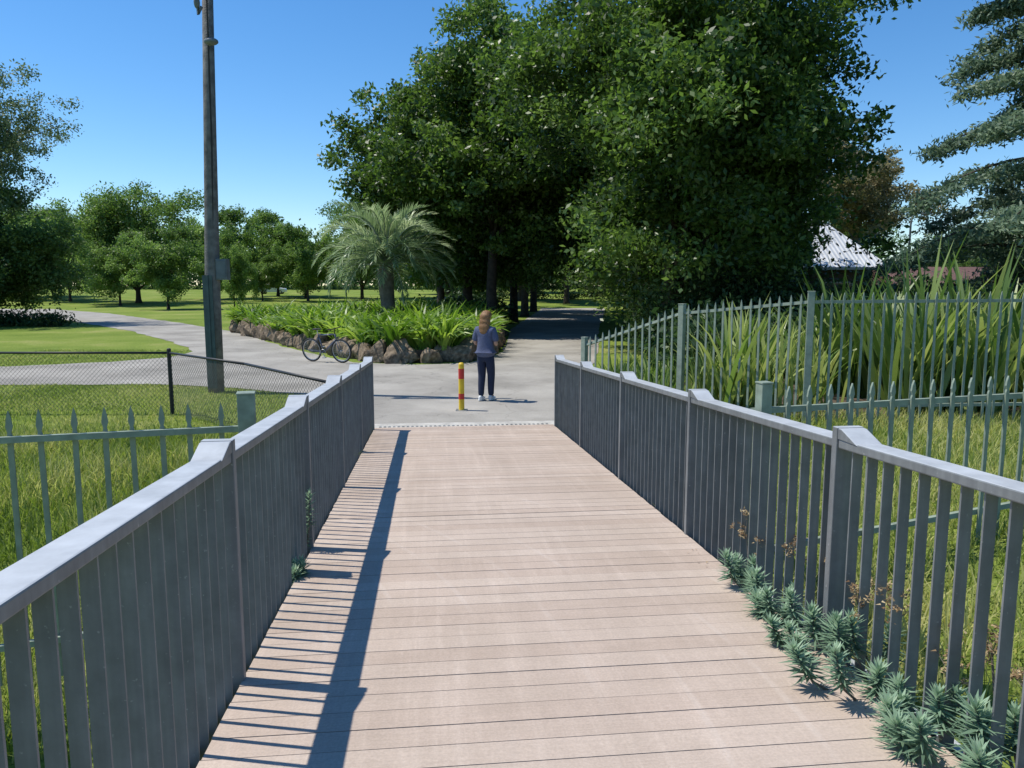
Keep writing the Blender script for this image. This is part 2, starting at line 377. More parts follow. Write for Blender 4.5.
for side,X,oi in (('l',-.86,-1),('r',1.9,1)):
    rail=bpy.data.objects.new('railing',None); COL.objects.link(rail); rail.parent=br
    cx=X+oi*(CW/2-.003)
    for j in range(len(PY)-1):
        a,c=PY[j]+.025,PY[j+1]-.025; mid=(a+c)/2
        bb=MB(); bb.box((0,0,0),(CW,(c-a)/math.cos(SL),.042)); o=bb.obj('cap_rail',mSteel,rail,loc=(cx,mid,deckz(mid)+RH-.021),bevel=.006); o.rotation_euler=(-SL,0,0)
    bb=MB(); bb.prism([(-.022,-RH-.18),(.022,-RH-.18),(.022,.055),(-.022,.055)],-.067,.067,0,'X')
    bb.prism([(-.19,-.0),(-.0225,-.0),(-.0225,.052),(-.05,.052)],-.064,.064,0,'X')
    p0=None
    for y in PY:
        loc=(cx,y,deckz(y)+RH+.002)
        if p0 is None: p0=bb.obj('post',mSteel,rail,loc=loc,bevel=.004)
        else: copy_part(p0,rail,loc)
    k0=None
    for j in range(len(PY)-1):
        for k in range(1,17):
            y=PY[j]+2.03*k/17
            if y>11.3: continue
            loc=(X+oi*.04,y,deckz(y)+.0)
            if k0 is None:
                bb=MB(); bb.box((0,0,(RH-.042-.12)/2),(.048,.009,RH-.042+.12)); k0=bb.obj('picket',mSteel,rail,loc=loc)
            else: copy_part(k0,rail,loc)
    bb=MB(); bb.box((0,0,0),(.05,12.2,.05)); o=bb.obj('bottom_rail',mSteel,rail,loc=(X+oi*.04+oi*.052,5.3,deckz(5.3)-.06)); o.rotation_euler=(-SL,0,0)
# ---------------------------------------------------------------- palisade fences
def palisade(label,pts,spacing,mat,postw,post_over,picket_over,low_rail=.3,pw=.03):
    f=thing('palisade_fence',label,'fence',(pts[0][0],pts[0][1],0))
    ox,oy=pts[0][:2]
    for i,(x,y,zr,zb) in enumerate(pts):
        bb=MB(); h=zr+post_over-zb
        bb.box((0,0,h/2),(postw,postw,h)); bb.box((0,0,h+.006),(postw+.008,postw+.008,.012))
        a=math.atan2(pts[min(i+1,len(pts)-1)][1]-pts[max(i-1,0)][1],pts[min(i+1,len(pts)-1)][0]-pts[max(i-1,0)][0])
        o=bb.obj('post',mat,f,loc=(x-ox,y-oy,zb),bevel=.004); o.rotation_euler=(0,0,a)
    base=None
    for i in range(len(pts)-1):
        A=Vector(pts[i][:3]);B=Vector(pts[i+1][:3]); d=B-A; Lh=math.hypot(d.x,d.y); ang=math.atan2(d.y,d.x)
        nrm=Vector((-math.sin(ang),math.cos(ang),0))
        for zA,zB in ((A.z,B.z),(pts[i][3]+low_rail,pts[i+1][3]+low_rail)):
            bb=MB(); a=Vector((A.x-ox,A.y-oy,zA)); c=Vector((B.x-ox,B.y-oy,zB)); 
            bb.tube([a,c],.026,4); bb.obj('rail',mat,f)
        n=int(Lh/spacing)
        for k in range(1,n):
            q=k/n; p=A.lerp(B,q); zb=pts[i][3]*(1-q)+pts[i+1][3]*q
            if base is None:
                bb=MB(); w=pw/2
                bb.prism([(-w,0),(w,0),(w,1.03),(w*.6,1.05),(w*1.2,1.075),(w*.75,1.11),(0,1.14),(-w*.75,1.11),(-w*1.2,1.075),(-w*.6,1.05),(-w,1.03)],-.007,.007)
                base=bb.obj('picket',mat,f); o=base
            else: o=base.copy(); o.parent=f; COL.objects.link(o)
            hgt=p.z+picket_over-zb-.05
            o.location=(p.x-ox-nrm.x*.028,p.y-oy-nrm.y*.028,zb+.05); o.scale=(1,1,hgt/1.14); o.rotation_euler=(0,random.uniform(-.01,.01),ang)
    return f
palisade('sage green spear-topped steel fence beside the footbridge railing',[(-1.68,4.75,1.3,-.2),(-3.6,4.2,1.3,-.3),(-5.6,3.6,1.3,-.3)],.165,mSage,.105,.22,.17)
palisade('low sage green spear-topped fence meeting the railing on a grassy bank',[(1.58,4.72,1.42,.2),(3.75,5.35,1.43,.35),(6.3,6.1,1.43,.45)],.155,mSage,.075,.17,.15)
palisade('tall pale green picket security fence in front of strappy plants',[(1.12,11.7,1.28,0),(2.32,10.4,1.82,.15),(3.62,9.25,2.0,.42),(6.9,9.0,2.03,.5),(10.2,8.8,2.03,.5)],.12,mSageL,.08,.12,.11,pw=.026)
# ---------------------------------------------------------------- chain-link fence
cf=thing('chain_link_fence','low chain link fence with black posts on the grass','fence',(0,0,0))
pts=[(-14,12.9),(-9.9,12.9),(-5.84,12.9),(-3.9,11.05),(-2.2,9.3)]
for x,y in pts:
    if x==-3.9: continue
    b=MB(); z=hz(x,y); b.tube([(0,0,-.1),(0,0,1.12)],.035,10); b.ell((0,0,1.12),(.037,.037,.02),10,6); b.obj('post',mBlack,cf,loc=(x,y,z),smooth=False)
b=MB()
for i in range(len(pts)-1):
    a,c=pts[i],pts[i+1]; b.tube([(a[0],a[1],hz(*a)+1.06),(c[0],c[1],hz(*c)+1.06)],.02,8)
b.obj('top_rail',mBlack,cf,smooth=True)
b=MB()
for i in range(len(pts)-1):
    a,c=Vector(pts[i]),Vector(pts[i+1]); L=(c-a).length; za,zc=hz(*a),hz(*c); step=.075; Hh=1.0
    n=int((L+Hh)/step)
    for k in range(n):
        s0=k*step-Hh
        for sg in (1,-1):
            t0,t1=s0,s0+Hh; h0,h1=(0,Hh) if sg>0 else (Hh,0)
            if t0<0: h0+= (h1-h0)*(-t0)/Hh; t0=0
            if t1>L: h1=h1-(h1-h0)*(t1-L)/(t1-t0) if t1>t0 else h1; t1=L
            if t1-t0<.02: continue
            P=a.lerp(c,t0/L);Q=a.lerp(c,t1/L)
            b.tube([(P.x,P.y,za+(zc-za)*t0/L+.05+h0),(Q.x,Q.y,za+(zc-za)*t1/L+.05+h1)],.0026,3)
b.obj('wire_mesh',mWire,cf)
# ---------------------------------------------------------------- utility pole
up=thing('utility_pole','tall weathered timber utility pole with grey box and small lamp','utility pole',(-6.15,15.65,0))
b=MB(); b.tube([(0,0,-.3),(0.03,0,2),(.13,0,5),(.28,0,9.6)],[.165,.15,.122,.09],16); b.obj('shaft',mWood,up,smooth=True)
b=MB(); b.box((.0,-.17,1.25),(.2,.02,2.3)); b.box((.0,-.185,1.25),(.05,.03,2.3)); b.obj('cable_guard',mTeal,up)
b=MB(); b.box((.27,-.02,2.52),(.22,.2,.42)); b.box((.27,-.125,2.52),(.18,.01,.36)); b.box((.16,-.02,2.5),(.05,.1,.3)); b.obj('meter_box',mGreyBox,up,bevel=.01)
b=MB(); b.tube([(.18,0,6.7),(.24,-.1,6.85),(.32,-.25,6.9)],.02,8); b.ell((.36,-.3,6.85),(.14,.1,.07),14,8); b.obj('lamp',mGreyBox,up,smooth=True)
b=MB(); b.tube([(.14,-.12,7.55),(.08,-.14,7.4),(.06,-.14,7.8)],.03,8); b.ell((.06,-.14,7.62),(.06,.06,.12),10,8); b.obj('insulator',mGreyBox,up,smooth=True)
b=MB(); b.tube([(.12,-.1,2.75),(.2,-.1,5),(.26,-.1,9)],.016,6); b.obj('conduit',mTyre,up)
b=MB(); b.box((.26,-.12,9.1),(2.2,.1,.12)); b.obj('cross_arm',mWood,up)
# ---------------------------------------------------------------- bollard
bo=thing('bollard','yellow and red striped removable bollard on the asphalt path','bollard',(-.89,13.25,.012))
b=MB(); b.tube([(0,0,0),(0,0,.74)],.05,20,0); b.obj('yellow_post',mYellow,bo)
b=MB(); b.tube([(0,0,.2),(0,0,.30)],.0515,20); b.tube([(0,0,.56),(0,0,.74)],.0515,20); b.obj('red_band',mRed,bo)
b=MB(); b.tube([(0,0,.74),(0,0,.82),(0,0,.845)],[.05,.05,.03],20); b.obj('cap',mYellow,bo)
b=MB(); b.box((0,0,.006),(.2,.2,.012)); b.obj('base_plate',mMetal,bo)
# ---------------------------------------------------------------- rocks + garden bed
def rockmesh(seed):
    rd=random.Random(seed)
    bm=bmesh.new(); bmesh.ops.create_icosphere(bm,subdivisions=4,radius=1)
    pl=[(Vector((rd.gauss(0,1),rd.gauss(0,1),rd.gauss(0,.9))).normalized(),rd.uniform(.55,.82)) for _ in range(11)]
    for v in bm.verts:
        c=v.co.copy()
        for n_,d_ in pl:
            q=c.dot(n_)
            if q>d_: c-=n_*(q-d_)*.95
        c*=1+.09*noise.noise(c*2.5+Vector((seed*7,0,0)))+.035*noise.noise(c*8+Vector((seed,3,0)))
        v.co=c
    me=bpy.data.meshes.new('rock'); bm.to_mesh(me); bm.free(); me.materials.append(mRock)
    return me
rocks=[rockmesh(i+1) for i in range(7)]
RL=[(-13.1,36.2),(-8.1,28),(-5.5,24.1),(-4.2,22.3),(-3.4,21.75),(-2.4,21.7),(-1.5,22.2),(-.95,23.6),(-.75,27),(-.6,33),(-.8,36)]
pos=[]; 
for i in range(len(RL)-1):
    a,c=Vector(RL[i]),Vector(RL[i+1]); L=(c-a).length; n=max(1,round(L/.54))
    for k in range(n): pos.append(a.lerp(c,k/n))
for i,pp in enumerate(pos):
    r0=bpy.data.objects.new('rock',rocks[i%7]); COL.objects.link(r0)
    s=random.uniform(.28,.48); r0.location=(pp.x+random.uniform(-.12,.12),pp.y+random.uniform(-.12,.12),s*.4); r0.scale=(s*random.uniform(1,1.3),s,s*random.uniform(.75,1.3)); r0.rotation_euler=(random.uniform(-.7,.7),random.uniform(-.7,.7),random.uniform(0,6))
    top(r0,'rough brown basalt boulder edging the raised garden bed','rock','rocks edging the garden bed')
BED=RL+[(-1.6,40),(-8,42),(-13,39)]
b=MB(); b.add([(x,y,.34) for x,y in BED]+[(x,y,-.05) for x,y in BED],[tuple(range(len(BED)))]+[(i,(i+1)%len(BED),(i+1)%len(BED)+len(BED),i+len(BED)) for i in range(len(BED))])
o=b.obj('soil',mSoil); o['kind']='structure'
def scatter(n,x0,x1,y0,y1,poly=None):
    x=rng.uniform(x0,x1,n);y=rng.uniform(y0,y1,n)
    if poly is not None:
        k=inpoly(x,y,poly); x=x[k];y=y[k]
    return x,y
rb=RB(); x,y=scatter(1250,-13.5,-.4,21.8,42,BED)
for cx,cy in zip(x,y):
    n=20; sc=random.uniform(.7,1.35)*(1.15 if abs(cx+4.9)<3 else 1)
    if (cx+4.9)**2+(cy-30)**2<.6: continue
    base=np.stack([cx+rng.normal(0,.07,n),cy+rng.normal(0,.07,n),np.full(n,.34)],1)
    tb=random.uniform(.1,.85)
    rb.add(base,rng.uniform(0,2*pi,n),rng.uniform(.9,1.45,n),rng.uniform(.8,2.2,n),rng.uniform(.75,1.15,n)*sc,.1,4,None,np.clip(tb+rng.normal(0,.22,n),0,1),1.2)
o=rb.obj('strap_leaf_plants',lStrap); o['kind']='stuff'; top(o,'mass of bright green strap-leaved plants in the rock-edged bed','plants')
# ---------------------------------------------------------------- palm
pm=thing('palm_tree','jelly palm with drooping silvery green fronds in the garden bed','palm tree',(-4.9,30,.3))
b=MB(); zz=[0,.4,.8,1.2,1.6,2.0,2.4,2.75]; b.tube([(.04*math.sin(z*2),0,z) for z in zz],[.34,.3,.28,.28,.29,.31,.34,.2],14); b.obj('trunk',mBarkL,pm,smooth=True)
rb=RB(); b=MB()
for i in range(66):
    az=i*2.399; q=i/66; e0=1.54-q*1.45+random.uniform(-.15,.15); dr=random.uniform(1.1,1.8)+.25*(1-q)+.25*q; L=random.uniform(2.6,3.7)*(1-.15*q)
    P=Vector((0,0,2.65)); pts=[P.copy()]; K=14
    for k in range(K):
        e=e0-dr*((k+.5)/K)**1.7; P=P+Vector((math.cos(e)*math.cos(az),math.cos(e)*math.sin(az),math.sin(e)))*L/K; pts.append(P.copy())
    b.tube(pts,[.028*(1-k/(K+1)) +.004 for k in range(K+1)],4)
    n=44; u=np.linspace(.16,1,n); PT=np.array([list(v) for v in pts]); base=np.stack([np.interp(u*K,np.arange(K+1),PT[:,j]) for j in range(3)],1)
    tb=random.uniform(.15,.95)
    for sg in (1,-1):
        rb.add(base,az+sg*(.95-.45*u)+rng.normal(0,.08,n),e0-dr*u**1.7+rng.uniform(.25,.6,n),rng.uniform(.2,1.0,n),.66*np.sin(pi*np.clip(u,.1,.93))**.5*rng.uniform(.8,1.1,n),.036,3,rng.uniform(-.5,.5,n),np.clip(tb+rng.normal(0,.2,n),0,1)*(1-.35*q))
b.obj('frond_stalks',mSageL,pm,smooth=True); rb.obj('crown',lPalm,pm)
# ---------------------------------------------------------------- trees
def make_tree(name,label,cat,R,z0,z1,ncl,nlf,ls,tr,lmat,bmat,seed,loc=(0,0,0),offs=(0,0),clr=.17,flat=.6,lumpy=.3,lean=0,asp=.5,ry=1.0,shell=.35,topw=0,nb=0,bs=.17,clampr=2.6):
    r=np.random.default_rng(seed); rd=random.Random(seed)
    t=thing(name,label,cat,loc)
    zc=(z0+z1)/2; hzr=(z1-z0)/2
    ph=r.uniform(0,6.28,6)
    def shellpts(n):
        d=unit(r.normal(size=(n,3))); rad=r.uniform(0,1,n)**shell
        th=np.arctan2(d[:,1],d[:,0]); lump=1+lumpy*(.5*np.sin(2*th+ph[0]+3*d[:,2])+.35*np.sin(4*th+ph[1]-2*d[:,2])+.35*np.sin(5*d[:,2]+ph[2]+th)+.25*np.sin(7*th+6*d[:,2]+ph[3]))
        return d*rad[:,None]*lump[:,None]
    if nb:
        B=shellpts(nb)*.93; bi=r.integers(0,nb,ncl); C=B[bi]+r.normal(size=(ncl,3))*np.array([bs,bs,bs*.62])
        btint=r.uniform(-.15,.15,nb)[bi]
    else: C=shellpts(ncl); btint=np.zeros(ncl)
    C=np.stack([C[:,0]*R*(1+topw*C[:,2])+offs[0]+topw*R*.5*C[:,2],C[:,1]*R*ry+offs[1],C[:,2]*hzr+zc],1)
    C[:,2]=np.maximum(C[:,2],z0+.1+r.uniform(0,.9,ncl))
    cr=R*clr*r.uniform(.5,1.35,ncl); w=cr**2; cnt=(nlf*w/w.sum()).astype(int)
    idx=np.repeat(np.arange(ncl),cnt); n=len(idx)
    g=r.normal(size=(n,3)); g/= np.maximum(1,np.linalg.norm(g,axis=1,keepdims=True)/clampr)
    P=C[idx]+g*cr[idx][:,None]*np.array([.62,.62,.62*flat])
    tn=np.clip(r.uniform(.15,.8,ncl)[idx]+btint[idx]+r.normal(0,.18,n),0,1)
    leaves('crown',P,ls*r.uniform(.6,1.3,n),tn,lmat,t,.7,asp,r)
    b=MB(); tz=z0+(z1-z0)*.25
    tp=[Vector((0,0,-.2)),Vector((0,0,.25)),Vector((lean*.3,0,z0*.5)),Vector((lean*.7,0,z0)),Vector((offs[0]*.4+lean,offs[1]*.4,tz)),Vector((offs[0]*.8,offs[1]*.8,zc)),Vector((offs[0],offs[1],zc+hzr*.6))]
    b.tube(tp,[tr*1.5,tr*1.08,tr*.95,tr*.85,tr*.65,tr*.38,tr*.08],12)
    for k in range(14):
        c=Vector(C[rd.randrange(ncl)].tolist()); s=tp[3].lerp(tp[5],rd.uniform(0,.9)); m=s.lerp(c,.5)+Vector((0,0,R*.06))
        b.tube([s,s.lerp(m,.5)+Vector((0,0,.1)),m,c],[tr*.4,tr*.3,tr*.2,tr*.05],7)
        for q in range(5):
            e=Vector(C[rd.randrange(ncl)].tolist())
            if (e-m).length<R*.8: b.tube([m,m.lerp(e,.5)+Vector((0,0,R*.03)),e],[tr*.16,tr*.1,tr*.03],5)
    b.obj('trunk',bmat,t,smooth=True)
    return t
AV='trees lining the avenue'
make_tree('oak_tree','huge dense dark green oak tree spreading over the path','tree',5.0,1.0,13.6,820,200000,.1,.3,lOak,mBark,11,(5.1,25.0,0),(.25,0),.13,.65,.28,topw=.08,nb=74,bs=.18,shell=.42)
t2=make_tree('oak_tree','tall dark green oak tree lining the shaded avenue','tree',4.8,2.2,14.4,500,98000,.125,.28,lOak,mBark,12,(-.95,35.5,0),(.3,0),.13,.65,.32,nb=50,bs=.19,shell=.45); t2['group']=AV
for x,y,rz,s in ((.1,45,1,.95),(.9,54,2,1),(1.8,64,3.1,1.05),(7.3,33,4,.85),(8.0,44,5,.95),(9.6,55,.5,1),(11,66,2.2,1.05),(6,84,1.2,1.1),(1,92,1.9,1.05),(12,90,2.9,1.1),(-5,60,2.6,.9),(-6,76,4.1,1),(-2.3,39.5,3.6,1.02),(9.9,31.6,1.4,(.52,.52,.5))):
    copy_thing(t2,(x,y,hz(x,y)),rz,s)
t3=make_tree('plane_tree','leafy mid green tree at the edge of the lawn','tree',3.4,1.9,11.4,300,56000,.12,.24,lOak,mBark,13,(-4.0,43,0),(0,0),.14,.65,.42,nb=28,bs=.2)
make_tree('gum_tree','gum tree with olive brown and green foliage behind the buildings','tree',4.4,5.0,14.3,220,30000,.14,.3,lBrown,mBarkL,21,(26,59,0),(0,0),.12,.6,.35,lean=.5,nb=22,bs=.2)
PT='trees around the park lawn'
ta=make_tree('park_tree','rounded light green tree on the park lawn','tree',3.0,.5,7.6,220,30000,.11,.14,lGreen,mBark,31,(-40.5,79,.1),(0,0),.13,.8,.35,nb=26,bs=.2); ta['group']=PT
for x,y,rz,s in ((-31.5,70,1,.98),(-21.8,60,2,(.5,.5,.82)),(-60,95,0,1.45),(-33,108,2,1.55),(-27.5,102,3,(1.5,1.5,1.2)),(-24,90,4,1.1),(-52,90,1.5,1.25),(-38,98,.7,1.5),(-72,88,2.5,1.5),(-16,100,2.5,1.5),(-80,110,1.5,1.7),(-30,92,5.5,.7),(-57,80,3.3,.8)):
    copy_thing(ta,(x,y,hz(x,y)),rz,s)
tb=make_tree('park_tree','broad domed tree across the park lawn','tree',6.8,.9,13.6,320,48000,.16,.3,lGreen,mBark,32,(-42,86,.3),(0,0),.13,.75,.3,nb=36,bs=.18); tb['group']=PT
for x,y,z,rz,s in ((-19,97,.4,2.2,(.8,.8,1.0)),(-66,104,.6,4,1.0),(40,95,.4,1,.8),(50,80,.1,5,.7),(-10,118,.8,1.2,1),(4,125,.9,2.2,1.1),(16,120,.9,4.2,1)): copy_thing(tb,(x,y,z),rz,s)
tc=make_tree('evergreen_tree','dense evergreen tree branching to the ground','tree',4.0,.2,7.4,260,64000,.11,.25,lEver,mBark,41,(-29.4,42.5,0),(0,0),.14,.8,.3,nb=34,bs=.2)
make_tree('gum_tree','sparse airy gum tree with fine olive leaves','tree',4.2,6.0,14.8,360,32000,.09,.2,lOlive,mBarkL,42,(-29.8,43.5,0),(0,0),.11,.75,.5,lean=.8,shell=.5)
copy_thing(tc,(-34,38,0),2,.95)
for x,y,rz,s in ((28,50,1,.62),(33.5,47,3,.68),(38,51,5,.7),(23.5,54,2,.55),(29,38,2.5,.5),(24.5,37,1.2,.36),(34,40,4.2,.55)): copy_thing(tc,(x,y,0),rz,s,'olive green bushy tree behind the low buildings')
# cedar
ce=thing('cedar_tree','blue-green cedar with layered drooping branches','tree',(15.2,20,.1))
b=MB(); b.tube([(0,0,-.2),(0,0,4),(0,0,9),(0,0,15)],[.4,.32,.22,.05],12)
PC=[];TT=[]
for i in range(84):
    lev=i//6; z=1.8+12.6*(lev/14)+random.uniform(-.22,.22); az=i*2.399+random.uniform(-.3,.3); L=(6.1-.34*(z-2))*random.uniform(.75,1.1)
    K=8; P=Vector((0,0,z)); pts=[P.copy()]; e0=random.uniform(.2,.4)
    for k in range(K):
        e=e0-.85*((k+.5)/K); P=P+Vector((math.cos(e)*math.cos(az),math.cos(e)*math.sin(az),math.sin(e)))*L/K; pts.append(P.copy())
    b.tube(pts,[.07*(1-k/(K+1)) for k in range(K+1)],5)
    PTa=np.array([list(v) for v in pts]); side=np.array([-math.sin(az),math.cos(az),0])
    for q in range(52):
        u=random.uniform(.15,1.0); c=np.array([np.interp(u*K,np.arange(K+1),PTa[:,j]) for j in range(3)])
        off=random.uniform(-1,1)*L*.34*(1.15-u); c=c+side*off+np.array([0,0,-.14*abs(off)])
        n=50; PC.append(c+rng.normal(size=(n,3))*np.array([.19,.19,.1])+np.array([0,0,-.1])); TT.append(np.clip(random.uniform(.2,.95)+rng.normal(0,.15,n),0,1))
b.obj('trunk',mBark,ce,smooth=True)
PC=np.concatenate(PC); leaves('crown',PC,rng.uniform(.05,.11,len(PC)),np.concatenate(TT),lCedar,ce,.8,.35)
# far wood belt
n=1300; bx=rng.uniform(-330,330,n); by=rng.uniform(150,200,n); hh=rng.uniform(6,14,n)*(1+.25*np.sin(bx*.06)); cnt=60
C=np.stack([bx,by,1.3+hh*rng.uniform(.02,1,n)],1); idx=np.repeat(np.arange(n),cnt)
PP=C[idx]+rng.normal(size=(n*cnt,3))*np.array([2.6,2.6,1.5]); PP[:,2]=np.maximum(PP[:,2],1.4)
o=leaves('distant_wood',PP,rng.uniform(.4,.9,len(PP)),np.clip(rng.uniform(.1,.8,n)[idx]+rng.normal(0,.1,len(idx)),0,1),lFar); o['kind']='stuff'; top(o,'distant belt of mixed trees beyond the park','trees')
def shrubmass(name,label,boxes,nper,ls,mat,seed):
    r=np.random.default_rng(seed); PP=[];T=[]
    for (x,y,rx,ry,h) in boxes:
        nc=26; c=np.stack([x+r.uniform(-rx,rx,nc),y+r.uniform(-ry,ry,nc),h*r.uniform(.05,.95,nc)+H(x,y)],1)
        idx=np.repeat(np.arange(nc),nper//nc); PP.append(c[idx]+r.normal(size=(len(idx),3))*np.array([.35,.35,.22])); T.append(np.clip(r.uniform(.1,.8,nc)[idx]+r.normal(0,.15,len(idx)),0,1))
    P=np.concatenate(PP); o=leaves(name,P,ls*r.uniform(.6,1.3,len(P)),np.concatenate(T),mat,None,.6,.5,r); o['kind']='stuff'; top(o,label,'shrubs'); return o
shrubmass('shrubbery','shrubs under and in front of the oak, shade put into their dark green',[(5.5+i*1.25,20.5+1.8*math.sin(i*2.1),.9,1.0,1.3+.8*abs(math.sin(i*1.7))) for i in range(12)]+[(9+i*1.2,26+math.sin(i),1,1,2.2) for i in range(8)]+[(3.9+i*.9,14.8+.5*math.sin(i*2),.6,.6,1.1) for i in range(10)]+[(4.7,22.6,.7,.6,2.3),(6.0,22.8,.8,.6,2.9),(7.4,23,.8,.6,2.6),(8.8,23.2,.8,.6,2.8)],2600,.085,lDark,5)  # oak shadow misses the row behind the irises; dark leaf colour supplies that shade
shrubmass('shrubbery','mixed shrubs beside the red-roofed building',[(14+i*1.6,27+2*math.sin(i*1.3),1.2,1.2,2.2+.35*math.sin(i*2.2)) for i in range(12)],2400,.1,lOlive,6)
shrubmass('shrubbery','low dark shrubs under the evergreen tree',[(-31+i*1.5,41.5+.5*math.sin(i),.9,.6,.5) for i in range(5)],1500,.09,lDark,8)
shrubmass('shrubbery','low shrubs beneath the avenue trees and an added dark belt beyond',[(-6+i*1.5,44+math.sin(i),.9,.8,1.2) for i in range(4)]+[(-3-.3*i,50+i*4.2,1.6,2,1.5) for i in range(8)]+[(9.3+i*.42,37+i*4.5,1.3,2,1.6) for i in range(9)]+[(-4+i*2.2,98+math.sin(i),1.6,1.5,3.5) for i in range(11)]+[(5.6,29,.8,1,1.4),(6.3,33,.8,1,1.5)],2000,.13,lDark,9)  # far belt added to close the avenue end with darkness
# ---------------------------------------------------------------- iris masses on the right
rb=RB()
def irisclump(cx,cy,n,hgt,spread,tb,w=.06):
    z=hz(cx,cy); base=np.stack([cx+rng.normal(0,spread,n),cy+rng.normal(0,spread,n),np.full(n,z-.02)],1)
    rb.add(base,rng.uniform(0,2*pi,n),rng.uniform(1.05,1.5,n),rng.uniform(.1,1.5,n)*rng.uniform(.3,1,n),hgt*rng.uniform(.5,1.1,n),w*rng.uniform(.7,1.2,n),5,None,np.clip(tb+rng.normal(0,.25,n),0,1),2.2)
for i in range(56):
    cx=rng.uniform(4.9,12); cy=rng.uniform(9.8,13.0); irisclump(cx,cy,34,rng.uniform(1.2,2.4),.13,rng.uniform(.1,.75),.085)
for cx,cy,h in ((2.95,10.3,1.6),(3.2,10.7,1.7),(2.75,10.8,1.2),(3.45,10.3,1.25),(4.2,10.5,1.1),(4.6,11.6,1.4),(3.9,12.2,1.3)): irisclump(cx,cy,46,h,.12,.78,.065)
for i in range(46):
    cx=rng.uniform(1.9,4.5); cy=rng.uniform(12.6,17.5)
    if cx-.12*(cy-11)<1.1: continue
    irisclump(cx,cy,24,rng.uniform(.5,.95),.1,rng.uniform(.1,.6),.05)
o=rb.obj('iris_plants',lIris); o['kind']='stuff'; top(o,'dense tall sword-leaved plants behind the picket fence','plants')
# ---------------------------------------------------------------- grass
rb=RB()
def grassfill(n,x0,x1,y0,y1,hmin,hmax,w,cond=None,tb=.45,K=2):
    x,y=scatter(n,x0,x1,y0,y1); k=~inpoly(x,y,PW); 
    if cond is not None: k&=cond(x,y)
    X=x*CY+y*SY; k&=~((X>-1.0)&(X<2.0)&(-x*SY+y*CY<11.9)); x=x[k];y=y[k]
    pn=np.array([noise.noise(Vector((a*.7,b_*.7,3))) for a,b_ in zip(x,y)])
    rb.add(np.stack([x,y,H(x,y)-.01],1),rng.uniform(0,2*pi,len(x)),rng.uniform(.9,1.5,len(x)),rng.uniform(.1,1.2,len(x)),rng.uniform(hmin,hmax,len(x))*(1+.5*pn),w,K,None,np.clip(tb+pn*.6+rng.normal(0,.2,len(x)),0,1))
grassfill(52000,-8,-1.1,4.0,11,.1,.34,.011,tb=.55)
grassfill(42000,-10.5,-1.8,10,16.9,.03,.09,.012,tb=.5)
grassfill(30000,-16,-9,12,26,.03,.07,.018)
grassfill(48000,1.2,9,3.2,9.6,.06,.24,.011,tb=.7)
grassfill(8000,1.2,3.6,9.6,13,.06,.22,.012,tb=.5)
o=rb.obj('grass',lGrass); o['kind']='stuff'; top(o,'uneven green and straw coloured grass on the banks and lawn','grass')
# ---------------------------------------------------------------- spurge plants by the deck
G='spurge plants growing along the deck edge'
def spurge(label,X,Yb,n,reach,hgt,ndry,lean=-1,seed=1,lf=1.0,m=95):
    rd=random.Random(seed); r=np.random.default_rng(seed)
    wx,wy=b2w(X,Yb); z=deckz(Yb)-.12
    t=thing('spurge_plant',label,'plant',(wx,wy,z),YAW,G)
    st=MB(); rb=RB(); rdry=RB()
    for i in range(n+ndry):
        isdry=i>=n
        a=2*pi*i/max(n,1)+rd.uniform(-.4,.4); rr=rd.uniform(.3,1)*reach
        ex=rr*math.cos(a)*.8+lean*reach*.6; ey=rr*math.sin(a)*1.15; ez=.14+hgt*rd.uniform(.3,1)
        if isdry: ex=rr*math.cos(a)*.5-.06; ez=.36+rd.uniform(0,.25)
        P=[Vector((0,0,0)),Vector((ex*.75,ey*.75,ez*.5)),Vector((ex,ey,ez))]
        st.tube(P,[.007,.006,.004],5)
        p1=np.array(P[1]);p2=np.array(P[2])
        if isdry:
            mm=16; 
            for q in range(9):
                c=p2+r.normal(size=3)*np.array([.03,.03,.05]); st.tube([P[2]-Vector((0,0,.07)),Vector(c.tolist())],.0018,3)
                base=c+r.normal(size=(mm,3))*.011; rdry.add(base,r.uniform(0,6.28,mm),r.uniform(-.5,1.2,mm),.4,.022,.013,1,None,r.uniform(0,1,mm))
        else:
            u=np.linspace(.1,1,m); base=p1+(p2-p1)*u[:,None]; k=rd.uniform(.75,1.2)
            rb.add(base,np.arange(m)*2.399+r.normal(0,.15,m),-.1+1.35*u**2.5+r.normal(0,.12,m),r.uniform(-.1,.5,m),.095*k*lf*r.uniform(.75,1.1,m)*(1-.45*u**4),.0135,2,r.uniform(-.25,.25,m),np.clip(.1+.7*u**1.5+r.normal(0,.12,m),0,1))
    st.obj('stems',mBarkL,t)
    if rb.V: rb.obj('leaves',lSpurge,t)
    if rdry.V: o=rdry.obj('dry_flower_heads',lDry,t); o['kind']='stuff'
for i,(X,Yb,n,re,hg,dr) in enumerate([(1.94,2.5,6,.26,.24,1),(1.9,2.9,5,.29,.24,1),(1.92,3.3,6,.28,.22,1),(1.93,3.75,5,.22,.2,1),(1.97,4.2,4,.17,.2,2),(2.03,3.1,2,.14,.5,2),(2.06,2.25,5,.22,.3,2)]):
    spurge('blue-green spurge with dry brown flower heads growing through the railing',X,Yb,n,re,hg,dr,-1,50+i)
spurge('small blue-green spurge weed sprouting between railing pickets',-.88,4.75,4,.06,.1,0,1,77,.75,60)
spurge('small blue-green spurge weed sprouting between railing pickets',-.9,5.3,2,.05,.42,0,1,78,.75,60)
n=30; X=1.88-np.abs(rng.normal(0,.1,n)); Yl=rng.uniform(2,5,n); wx=X*CY-Yl*SY; wy=X*SY+Yl*CY
